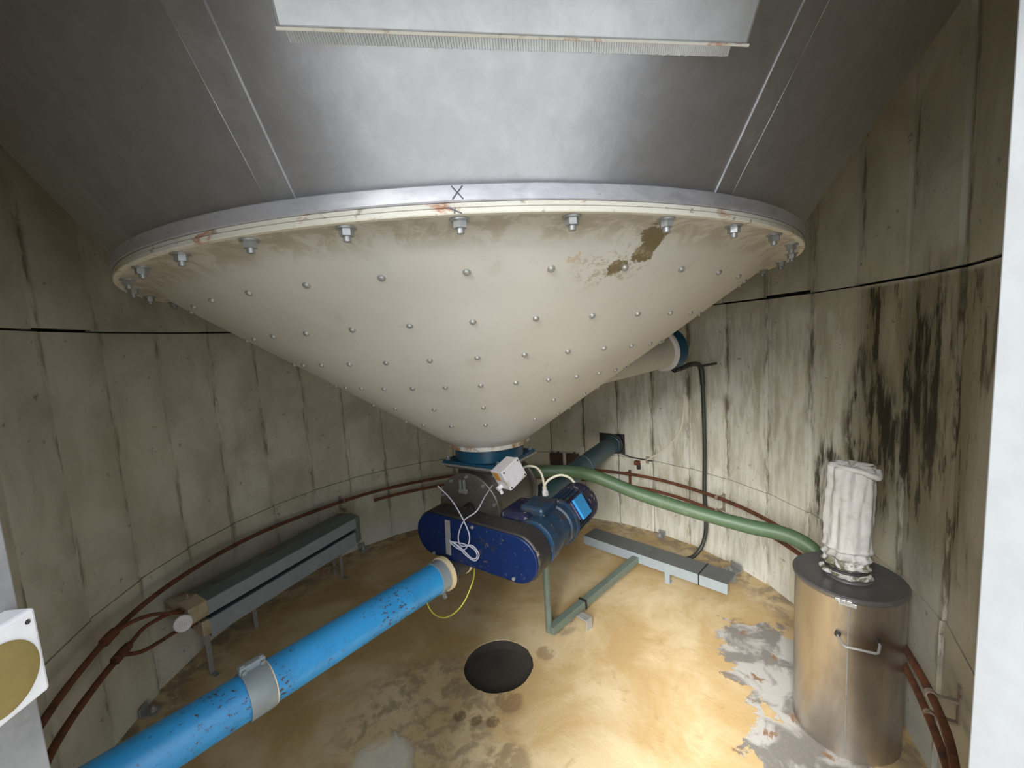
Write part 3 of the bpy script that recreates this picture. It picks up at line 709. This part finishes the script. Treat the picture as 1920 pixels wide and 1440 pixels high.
# ------------------------------------------------------------------ steel drum with fabric sleeve
DX, DY, DR, DH = 1.24, -.56, .158, .595
dr = thing('steel_drum', (DX, DY, 0), 'tall stainless steel drum with a bail handle, standing at the right by the wall', 'drum')
bm = bm_new(); add_lathe_axis(bm, (DX, DY, 0), Zu, [(0, 0), (DR-.004, 0), (DR, .004), (DR, DH-.016), (DR+.001, DH-.012), (0, DH-.012)], 72); obj('body', bm, 'drum', dr, smooth=True)
bm = bm_new(); add_lathe_axis(bm, (DX, DY, DH-.012), Zu, [(DR+.001, -.010), (DR+.004, -.010), (DR+.007, -.004), (DR+.007, .004), (DR+.001, .008), (DR-.006, .005), (.09, .008), (0, .008)], 72); obj('lid', bm, 'lidm', dr, smooth=True)
bm = bm_new(); add_lathe_axis(bm, (DX, DY, DH-.006), Zu, [(.052, 0), (.072, 0), (.068, .006), (.058, .012), (.058, .05), (.052, .05)], 48); obj('neck', bm, 'lidm', dr, smooth=True)
ca = math.atan2(-1.892-DY, 0-DX)  # towards the camera
def dp(a, r, z): return V((DX+r*math.cos(ca+a), DY+r*math.sin(ca+a), z))
bm = bm_new(); 
for i in range(3): add_box(bm, (.016, .012, .012), frame(dp(-.05+.09*i-.1, DR+.009, DH-.016), (-math.sin(ca), math.cos(ca), 0), (math.cos(ca), math.sin(ca), 0)))
add_box(bm, (.05, .008, .014), frame(dp(.0, DR+.010, DH-.024), (-math.sin(ca), math.cos(ca), 0), (math.cos(ca), math.sin(ca), 0)))
obj('clamp_latch', bm, 'steel', dr, bevel=.002)
bm = bm_new(); add_tube(bm, [dp(-.14, DR-.002, .452), dp(-.13, DR+.012, .450), dp(-.04, DR+.030, .437), dp(.0, DR+.033, .436), dp(.40, DR+.033, .436), dp(.44, DR+.030, .437), dp(.52, DR+.012, .450), dp(.53, DR-.002, .452)], .0042, 10, 0)
obj('handle', bm, 'steel', dr, smooth=True)
for a in (-.14, .53):
    bm = bm_new(); q = dp(a, DR-.001, .452); q2 = dp(a, DR+.008, .452); add_cyl(bm, q, q2, .009, 16); obj('handle_boss', bm, 'grime', dr, smooth=True)
bm = bm_new(); add_tube(bm, [dp(.03, DR+.0005, .02), dp(.03, DR+.0005, .57)], .0022, 6, 0); obj('seam_weld', bm, 'steel', dr)

bm = bm_new()
SH0, SH1 = .604, .985; nz, na = 60, 96; rings = []
for k in range(nz+1):
    t = k/nz; z = SH0+(SH1-SH0)*t; ring = []
    for i in range(na):
        a = 2*PI*i/na; r = .064+.002*t
        r += .0045*math.sin(5*a+2.2*t+.6)*(.35+.65*min(1, t*2.0)) + .003*math.sin(11*a-3*t)
        r += .006*noise.noise(V((math.cos(a)*2.2, math.sin(a)*2.2, z*11)))+.0025*noise.noise(V((math.cos(a)*6, math.sin(a)*6, z*30)))
        if t < .24: r += .005*math.sin(z*210+2*math.sin(a+1))  # gathered folds above the strap
        if .035 < t < .075: r -= .008
        if t < .035: r += .006
        if .24 < t < .27: r += .006*(.27-t)/.03
        flat = 1+.05*t*math.cos(2*(a-ca-PI/2))
        ring.append(bm.verts.new((DX-.004+.010*(t-.3)+r*flat*math.cos(a), DY+r*math.sin(a), z)))
    rings.append(ring)
for A, B in zip(rings, rings[1:]):
    for i in range(na): bm.faces.new((A[i], A[(i+1) % na], B[(i+1) % na], B[i]))
# folded-over top
top = [bm.verts.new(v.co.lerp(V((DX, DY, SH1+.006)), .12)+V((0, 0, .006))) for v in rings[-1]]
top2 = [bm.verts.new(v.co.lerp(V((DX, DY, SH1)), .55)+V((0, 0, .003+.008*math.sin(i*.4)))) for i, v in enumerate(rings[-1])]
cen = bm.verts.new((DX, DY, SH1-.004))
for i in range(na):
    j = (i+1) % na
    bm.faces.new((rings[-1][i], rings[-1][j], top[j], top[i])); bm.faces.new((top[i], top[j], top2[j], top2[i])); bm.faces.new((top2[i], top2[j], cen))
slv = thing('filter_sleeve', (DX, DY, .604), 'crumpled white fabric filter sleeve standing upright on the steel drum lid', 'filter sleeve')
obj('sleeve_cloth', bm, 'fabric', slv, smooth=True)
bm = bm_new(); add_lathe_axis(bm, (DX-.007, DY, .622), Zu, [(.058, -.006), (.0640, -.006), (.0650, 0), (.0640, .006), (.058, .006)], 48); obj('strap', bm, 'rubber', slv, smooth=True)
bm = bm_new()
# rolled top seam flap that droops to the right
pts = [dp(-.9, .048, SH1+.004), dp(-.2, .056, SH1+.006), dp(.4, .064, SH1+.002), dp(.75, .078, SH1-.008), dp(1.0, .084, SH1-.014), dp(1.4, .072, SH1-.002)]
add_tube(bm, pts, .0095, 12, 8, wob=.3); obj('rolled_hem', bm, 'fabric', slv, smooth=True)

# ------------------------------------------------------------------ finned heater on the left
hb_ = thing('finned_heater', (-1.26, .30, 0), 'long slate grey two-tier heater on strip legs, along the left wall', 'heater')
H0 = V((-1.342, .026, 0)); H1 = V((-.886, .881, 0)); hd = (H1-H0).normalized(); hw = V((-hd.y, hd.x, 0)); L = (H1-H0).length
hmat = Matrix((hw, Zu, hd)).transposed().to_4x4()   # local x: towards wall, y: up, z: along
def hpart(name, poly, z0, z1, mat, bev=.003, par=hb_):
    bm = bm_new(); m_ = hmat.copy(); m_.translation = H0+hd*z0; add_prism(bm, poly, z1-z0, m_); return obj(name, bm, mat, par, bevel=bev)
Wd = .178
hpart('upper_front', [(0, .312), (.004, .312), (.004, .380), (.0, .378)], .0, L-.05, 'slate_light', .001)
hpart('upper_casing', [(.004, .308), (Wd, .308), (Wd, .380), (.070, .398), (.004, .381)], .0, L-.05, 'slate')
hpart('slot_core', [(.030, .285), (Wd-.02, .285), (Wd-.02, .310), (.03, .310)], .03, L-.08, 'oring', 0)
hpart('lower_front', [(.0, .205), (.004, .200), (.004, .289), (.0, .286)], .0, L-.06, 'slate_light', .001)
hpart('lower_casing', [(.004, .202), (Wd, .202), (Wd, .288), (.004, .290)], .0, L-.06, 'slate')
# rounded dark far cap
bm = bm_new(); m_ = hmat.copy(); m_.translation = H0+hd*(L-.05)
P = [(0.002, .205), (Wd, .205), (Wd, .385), (.07, .398), (.002, .380)]
rings = []
for k in range(7):
    a = PI/2*k/6; ins = .045*(1-math.cos(a)); zz = .05*math.sin(a)
    cx, cy = Wd/2, .30
    ring = [bm.verts.new(m_ @ V((cx+(x-cx)*(1-ins*4), cy+(y-cy)*(1-ins*4), zz))) for x, y in P]; rings.append(ring)
for A, B in zip(rings, rings[1:]):
    for i in range(5): bm.faces.new((A[i], A[(i+1) % 5], B[(i+1) % 5], B[i]))
bm.faces.new(rings[-1]); bm.faces.new(rings[0][::-1]); obj('end_cap', bm, 'tube', hb_, smooth=False, bevel=.004)
hpart('terminal_housing', [(-.004, .312), (Wd, .312), (Wd, .392), (.07, .402), (-.004, .386)], -.080, .0, 'brass', .004)
hpart('terminal_housing', [(-.004, .222), (.07, .222), (.07, .296), (-.004, .296)], -.035, .0, 'brass', .004)
bm = bm_new(); q = H0-hd*.032+hw*.085+Zu*.398; add_cyl(bm, q-Zu*.01, q+Zu*.008, .010, 6); add_cyl(bm, q, q+Zu*.016, .005, 10); obj('lid_screw', bm, 'brass', hb_)
tgp = V((-1.376, -.085, .352)); tgd = V((.50, -.75, .42)).normalized()
bm = bm_new(); add_cyl(bm, H0-hd*.05+hw*.05+Zu*.335, tgp, .014, 12); obj('valve_stem', bm, 'tube', hb_, smooth=True)
bm = bm_new(); add_lathe_axis(bm, tgp-tgd*.005, tgd, [(0, 0), (.031, 0), (.034, .003), (.034, .009), (.031, .012), (0, .012)], 32); tk = obj('thermostat_dial', bm, 'white', hb_, smooth=True); tag(tk, 'white round dial')
bm = bm_new(); xx, yy, _ = basis(tgd)
for i, (u_, v_) in enumerate([(u, v) for v in (-.009, 0, .009) for u in (-.010, -.003, .004, .011)]): add_box(bm, (.0016, .004, .0005), frame(tgp+tgd*.0073+xx*u_+yy*v_, xx, yy))
obj('dial_ticks', bm, 'steel', tk)
# legs
for (x, y, b) in ((-1.40, .03, 1), (-1.05, .82, 1)):
    bm = bm_new(); p = V((x, y, 0)); t_ = (p-H0).dot(hd); q = H0+hd*max(.03, min(L-.13, t_))+hw*.045; 
    add_box(bm, (.022, .006, .215), frame((p+q)/2*1+Zu*.1075-(p+q)/2*0 if False else p.lerp(q, .5)+Zu*.1075, hd, hw))
    add_box(bm, (.022, .05, .005), frame(p.lerp(q, .5)+Zu*.0025-hw*.022, hd, hw))
    obj('leg', bm, 'steel', hb_, bevel=.001)
for t_ in (.30, .85):
    bm = bm_new(); q = H0+hd*t_+hw*.16; add_box(bm, (.022, .006, .205), frame(q+Zu*.1025, hd, hw)); obj('leg', bm, 'steel', hb_)

# ------------------------------------------------------------------ rusty pipe pair round the wall
def pz(az, up=True):
    T_ = ((-160, .50), (-135, .492), (-101, .480), (-78, .456), (-40, .413), (0, .410), (35, .434), (80, .428), (125, .392), (160, .40)) if up else ((-160, .40), (-115, .392), (-100, .385), (-45, .352), (0, .346), (40, .341), (80, .342), (125, .325), (160, .325))
    for (a, u), (b, v) in zip(T_, T_[1:]):
        if az <= b: return u+(v-u)*max(0, (az-a)/(b-a))
    return T_[-1][1]
def ring_pts(a0, a1, r, z, n=None, wz=.003):
    n = n or max(6, int(abs(a1-a0)/4)); return [pol(a0+(a1-a0)*i/n, r+.004*math.sin(i*.9), pz(a0+(a1-a0)*i/n, z > .4)+wz*math.sin(i*.55+z*9)) for i in range(n+1)]
up_l = thing('heating_pipe', (0, 1.5, .42), 'upper of the two rusty heating pipes curving round the whole wall', 'pipe')
bm = bm_new(); add_tube(bm, ring_pts(-158, 156, 1.500, .424), .0108, 10, 3, wob=.1); obj('pipe_run', bm, 'rust', up_l, smooth=True)
lo_l = thing('heating_pipe', (0, 1.5, .35), 'lower of the two rusty heating pipes curving low round the wall', 'pipe')
bm = bm_new(); add_tube(bm, ring_pts(-36, 156, 1.500, .345), .0108, 10, 3, wob=.1); obj('pipe_run', bm, 'rust', lo_l, smooth=True)
bm = bm_new(); add_tube(bm, ring_pts(-158, -101, 1.490, .352), .0115, 10, 3, wob=.1); obj('pipe_run', bm, 'rust', lo_l, smooth=True)
hp = H0+hw*.10
bm = bm_new(); add_tube(bm, [pol(-102, 1.49, .386), pol(-99, 1.48, .395), V((-1.463, -.17, .405)), V((-1.45, -.09, .395)), V((-1.43, -.01, .375))], .0078, 10, 6); q1 = obj('branch_pipe', bm, 'rust', lo_l, smooth=True)
bm = bm_new(); add_tube(bm, [pol(-101.5, 1.49, .384), V((-1.45, -.22, .335)), V((-1.44, -.14, .315)), V((-1.42, -.06, .305)), V((-1.38, .02, .285))], .0078, 10, 6); obj('branch_pipe', bm, 'rust', lo_l, smooth=True)
bm = bm_new(); add_tube(bm, [pol(-102.5, 1.495, .480), V((-1.455, -.24, .475)), V((-1.445, -.15, .445)), V((-1.43, -.09, .408)), V((-1.41, -.03, .37))], .0075, 10, 6); obj('branch_pipe', bm, 'rust', up_l, smooth=True)
for p, r_ in ((pol(-102.6, 1.495, .480), .018), ):
    bm = bm_new(); t_ = V((math.cos(math.radians(-101.6)), -math.sin(math.radians(-101.6)), 0)); add_cyl(bm, p-t_*.03, p+t_*.03, r_, 12); obj('tee_fitting', bm, 'rust', up_l, smooth=True)
bm = bm_new(); p = pol(-101.6, 1.487, .386); add_cyl(bm, p-t_*.03, p+t_*.03, .018, 12); add_cyl(bm, p+t_*.02, p+t_*.052, .016, 10); obj('tee_fitting', bm, 'rust', lo_l, smooth=True)
# pipe brackets
def bracket(az, label, mat='rustlight'):
    b = thing('pipe_bracket', pol(az, 1.565, .38), label, 'bracket', 'brackets holding the rusty pipes')
    rad = pol(az, 1, 0); tan = V((rad.y, -rad.x, 0))
    bm = bm_new(); add_box(bm, (.020, .005, .115), frame(pol(az, 1.5595, .385), tan, rad)); obj('wall_plate', bm, mat, b)
    for z in (pz(az), pz(az, False)):
        bm = bm_new(); add_lathe_axis(bm, pol(az, 1.50, z)-tan*.008, tan, [(.010, 0), (.0145, 0), (.0145, .016), (.010, .016)], 16); add_box(bm, (.014, .050, .008), frame(pol(az, 1.533, z), tan, rad)); obj('pipe_clip', bm, mat, b)
    return b
bracket(-44.6, 'small bracket on the rusty pipes just beyond the far end of the grey heater')
bracket(42.3, 'dark bracket on the rusty pipes just right of the teal pipe', 'rust')
bracket(68.4, 'pale bracket on the rusty pipes right of the vertical dark hose')
bracket(124.7, 'bracket on the rusty pipes to the right of the steel drum', 'rustlight')

# ------------------------------------------------------------------ grey channel and green motor frame
ch = thing('steel_channel', (.92, .45, 0), 'long grey steel channel raised on small feet, behind the green frame', 'steel channel')
C0 = V((1.208, .133, 0)); C1 = V((.600, .815, 0)); cd = (C1-C0).normalized(); cw = V((cd.y, -cd.x, 0)); 
if cw.dot(V((1, 1, 0))) < 0: cw = -cw
CL = (C1-C0).length
bm = bm_new(); m_ = Matrix((cw, Zu, cd)).transposed().to_4x4(); m_.translation = C0
add_prism(bm, [(0, .070), (.004, .070), (.004, .126), (.136, .126), (.136, .070), (.140, .070), (.140, .130), (0, .130)], CL, m_); obj('channel_body', bm, 'channel', ch, bevel=.0015)
bm = bm_new(); add_prism(bm, [(-.0015, .071), (0, .071), (0, .129), (-.0015, .129)], CL, m_); obj('lit_front_face', bm, 'slate_light', ch)  # thin lighter overlay: sunlit front painted in, top left dark and dirty
bm = bm_new(); add_box(bm, (.004, .006, .063), frame(C0+cd*.15+Zu*.1-cw*.0005, cw, cd)); add_box(bm, (.142, .006, .003), frame(C0+cd*.15+Zu*.131+cw*.07, cw, cd)); obj('joint_line', bm, 'oring', ch)
for t_, s in ((.335, .0), (.335, .12), (CL-.12, .12)):
    bm = bm_new(); q = C0+cd*t_+cw*(s+.012); add_box(bm, (.006, .030, .128), frame(q+Zu*.062, cw, cd)); add_box(bm, (.04, .030, .004), frame(q+Zu*.002+cw*.018, cw, cd)); obj('foot', bm, 'slate_light', ch)
fr_ = thing('motor_frame', (.25, .05, 0), 'grey-green square tube frame with an upright post under the motor', 'frame')
F0 = V((.238, .035, .048)); F1 = V((.858, .528, .09)); 
d_ = V((F1.x-F0.x, F1.y-F0.y, 0)).normalized()
bm = bm_new(); add_box(bm, ((F1-F0).length, .040, .040), frame((F0+F1)/2, (F1-F0), None)); obj('floor_rail', bm, 'tube', fr_, bevel=.004)
bm = bm_new(); add_cyl(bm, (.236, .055, .03), (.236, .055, .644), .0165, 20); obj('post', bm, 'tube', fr_, smooth=True)
bm = bm_new(); add_box(bm, (.12, .12, .008), gm @ T(.16, .18, 0) @ T(0, 0, .646) if False else frame((.25, .03, .645), Mx, N)); obj('post_head', bm, 'tube', fr_)
bm = bm_new(); q = V((.405, .125, 0)); side_ = V((d_.y, -d_.x, 0))
add_box(bm, (.045, .006, .055), frame(q+side_*.062+Zu*.0275, d_, side_)); add_box(bm, (.045, .062, .006), frame(q+side_*.032+Zu*.055, d_, side_)); obj('foot_bracket', bm, 'skin', fr_, bevel=.001)
bm = bm_new(); q = F0.lerp(F1, .33); add_box(bm, (.012, .047, .047), frame(q, (F1-F0), None)); obj('joint_band', bm, 'grime', fr_)

# ------------------------------------------------------------------ air hose on the right wall
ah = thing('air_hose', (1.36, .63, .02), 'dark green hose dropping down the right wall from the blue spigot cap', 'hose')
bm = bm_new(); add_tube(bm, [(1.135, .47, 1.262), (1.165, .50, 1.262), (1.233, .55, 1.272), (1.30, .61, 1.268), (1.338, .64, 1.25), (1.352, .645, 1.215), (1.357, .642, 1.13)], .0155, 12, 6); obj('top_bend', bm, 'darkhose', ah, smooth=True)
bm = bm_new(); add_tube(bm, [(1.357, .642, 1.14), (1.360, .640, .95), (1.362, .637, .70), (1.359, .640, .45), (1.362, .630, .25), (1.355, .628, .15), (1.325, .625, .07), (1.27, .615, .022), (1.21, .60, .017)], .0125, 12, 8); obj('down_run', bm, 'darkhose', ah, smooth=True)
bm = bm_new(); add_cyl(bm, (1.335, .635, 1.250), (1.43, .610, 1.262), .0075, 10); obj('branch', bm, 'darkhose', ah)
bm = bm_new(); add_cyl(bm, (1.075, .432, 1.258), (1.10, .445, 1.268), .018, 12); add_cyl(bm, (1.105, .452, 1.258), (1.138, .472, 1.258), .013, 12); obj('end_fitting', bm, 'grime', ah)

# thin pale cable and its small rusty box
bm = bm_new(); add_tube(bm, [pol(58.3, 1.55, 1.05), pol(58.1, 1.553, .95), pol(57.0, 1.553, .80), pol(53.0, 1.552, .66), pol(48.6, 1.553, .565), pol(45.2, 1.553, .515)], .0050, 8, 8)
tag(obj('thin_cable', bm, 'whitecable', smooth=True), 'thin pale cable curving down the right wall to a small rusty box', 'cable')
jb2 = thing('rusty_box', pol(44.8, 1.55, .46), 'small broken rusty box on the wall right of the teal pipe', 'box')
rd = pol(44.8, 1, 0); tn_ = V((rd.y, -rd.x, 0))
bm = bm_new(); add_box(bm, (.042, .03, .032), frame(pol(44.8, 1.546, .513), tn_, rd)); obj('case', bm, 'rust', jb2, bevel=.003)
bm = bm_new(); add_box(bm, (.026, .022, .030), frame(pol(45.2, 1.545, .482), tn_, rd)); obj('socket', bm, 'rubber', jb2, bevel=.003)
bm = bm_new(); add_box(bm, (.022, .012, .05), frame(pol(47.6, 1.556, .545), tn_, rd)); obj('cleat', bm, 'rustlight', jb2)
# dark conduit along the trim from the pipe hole
bm = bm_new(); add_tube(bm, [pol(40.5, 1.550, .566), pol(42.5, 1.552, .550), pol(44.8, 1.553, .545), pol(49, 1.555, .543)], .0050, 8, 4)
tag(obj('short_conduit', bm, 'rubber', smooth=True), 'short dark conduit on the wall from the teal pipe to the rusty box', 'conduit')

# brown plates on the far wall
for i, (a0, a1, lab) in enumerate(((18.4, 22.4, 'left one of the two brown iron plates on the far wall behind the motor'), (23.4, 27.4, 'right one of the two brown iron plates on the far wall behind the motor'))):
    am = (a0+a1)/2; rd = pol(am, 1, 0); tn_ = V((rd.y, -rd.x, 0))
    bm = bm_new(); add_box(bm, (1.55*math.radians(a1-a0), .010, .10), frame(pol(am, 1.556, .483), tn_, rd)); add_cyl(bm, pol(am+.6, 1.552, .538), pol(am+.6, 1.560, .538), .010, 8)
    tag(obj('iron_plate', bm, 'brownplate', bevel=.002), lab, 'iron plate', 'brown iron plates on the far wall')
rd = pol(28.6, 1, 0); tn_ = V((rd.y, -rd.x, 0)); bm = bm_new(); add_box(bm, (.040, .012, .085), frame(pol(28.4, 1.556, .555), tn_, rd))
tag(obj('wall_tab', bm, 'wallpipe', bevel=.004), 'small pale tab on the far wall beside the brown plates', 'tab')
# packing round the pipe hole, plus an added sheet blocking the sky
bm = bm_new(); c0 = pol(37.3, 1.585, PZ); dd = V((.955, 1.318, 0)).normalized()
add_lathe_axis(bm, c0-dd*.012, dd, [(.066, 0), (.084, .002), (.088, .03), (.066, .03)], 8); add_box(bm, (.235, .004, .19), frame(pol(37.3, 1.607, .635), V((.796, -.606, 0)), V((.606, .796, 0)))); 
tag(obj('packing_and_blocker', bm, 'rubber'), 'black packing round the teal pipe, with an added sheet blocking sky through the hole', 'packing')

# anchor cleats at the foot of the wall
def cleat(az, label, r=1.52, s=.7):
    c = thing('anchor_cleat', pol(az, r, 0), label, 'anchor cleat', 'steel anchor cleats at the foot of the wall')
    rd = pol(az, 1, 0); tn_ = V((rd.y, -rd.x, 0))
    bm = bm_new(); add_box(bm, (.075*s, .085*s, .008), frame(pol(az, r, .004), tn_, rd)); add_box(bm, (.075*s, .006, .035), frame(pol(az, r+.038*s, .022), tn_, rd)); obj('angle', bm, 'steel', c, bevel=.002)
    bm = bm_new(); q = pol(az, r-.008, .008); add_cyl(bm, q, q+Zu*.010, .011, 6); add_cyl(bm, q, q+Zu*.022, .006, 10); obj('anchor_bolt', bm, 'skin', c)
cleat(-95.5, 'steel anchor cleat on the floor by the wall, left of the blue pipe clamp')
cleat(-40.3, 'steel anchor cleat on the floor beyond the far end of the grey heater')
cleat(51.5, 'steel anchor cleat at the wall foot behind the grey channel')
cleat(72.5, 'steel anchor cleat at the wall foot off the near end of the grey channel', 1.49, 1.1)

# ------------------------------------------------------------------ reflector on the left door post
rf = thing('reflector_plate', (-.430, -1.545, 1.20), 'white square plate with a round amber disc, on the left door post', 'reflector')
bm = bm_new(); add_box(bm, (.026, .088, .080), T(-.4280, -1.552, 1.2465)); obj('plate', bm, 'white', rf, bevel=.003)
bm = bm_new(); add_lathe_axis(bm, (-.4150, -1.543, 1.2430), (1, 0, 0), [(0, 0), (.0300, 0), (.0300, .0012), (.0280, .0018), (0, .0022)], 48); obj('amber_disc', bm, 'amber', rf, smooth=True)
for y, z in ((-1.516, 1.277), (-1.588, 1.214)):
    bm = bm_new(); add_cyl(bm, (-.4152, y, z), (-.4145, y, z), .0022, 12); obj('screw_hole', bm, 'grime', rf)
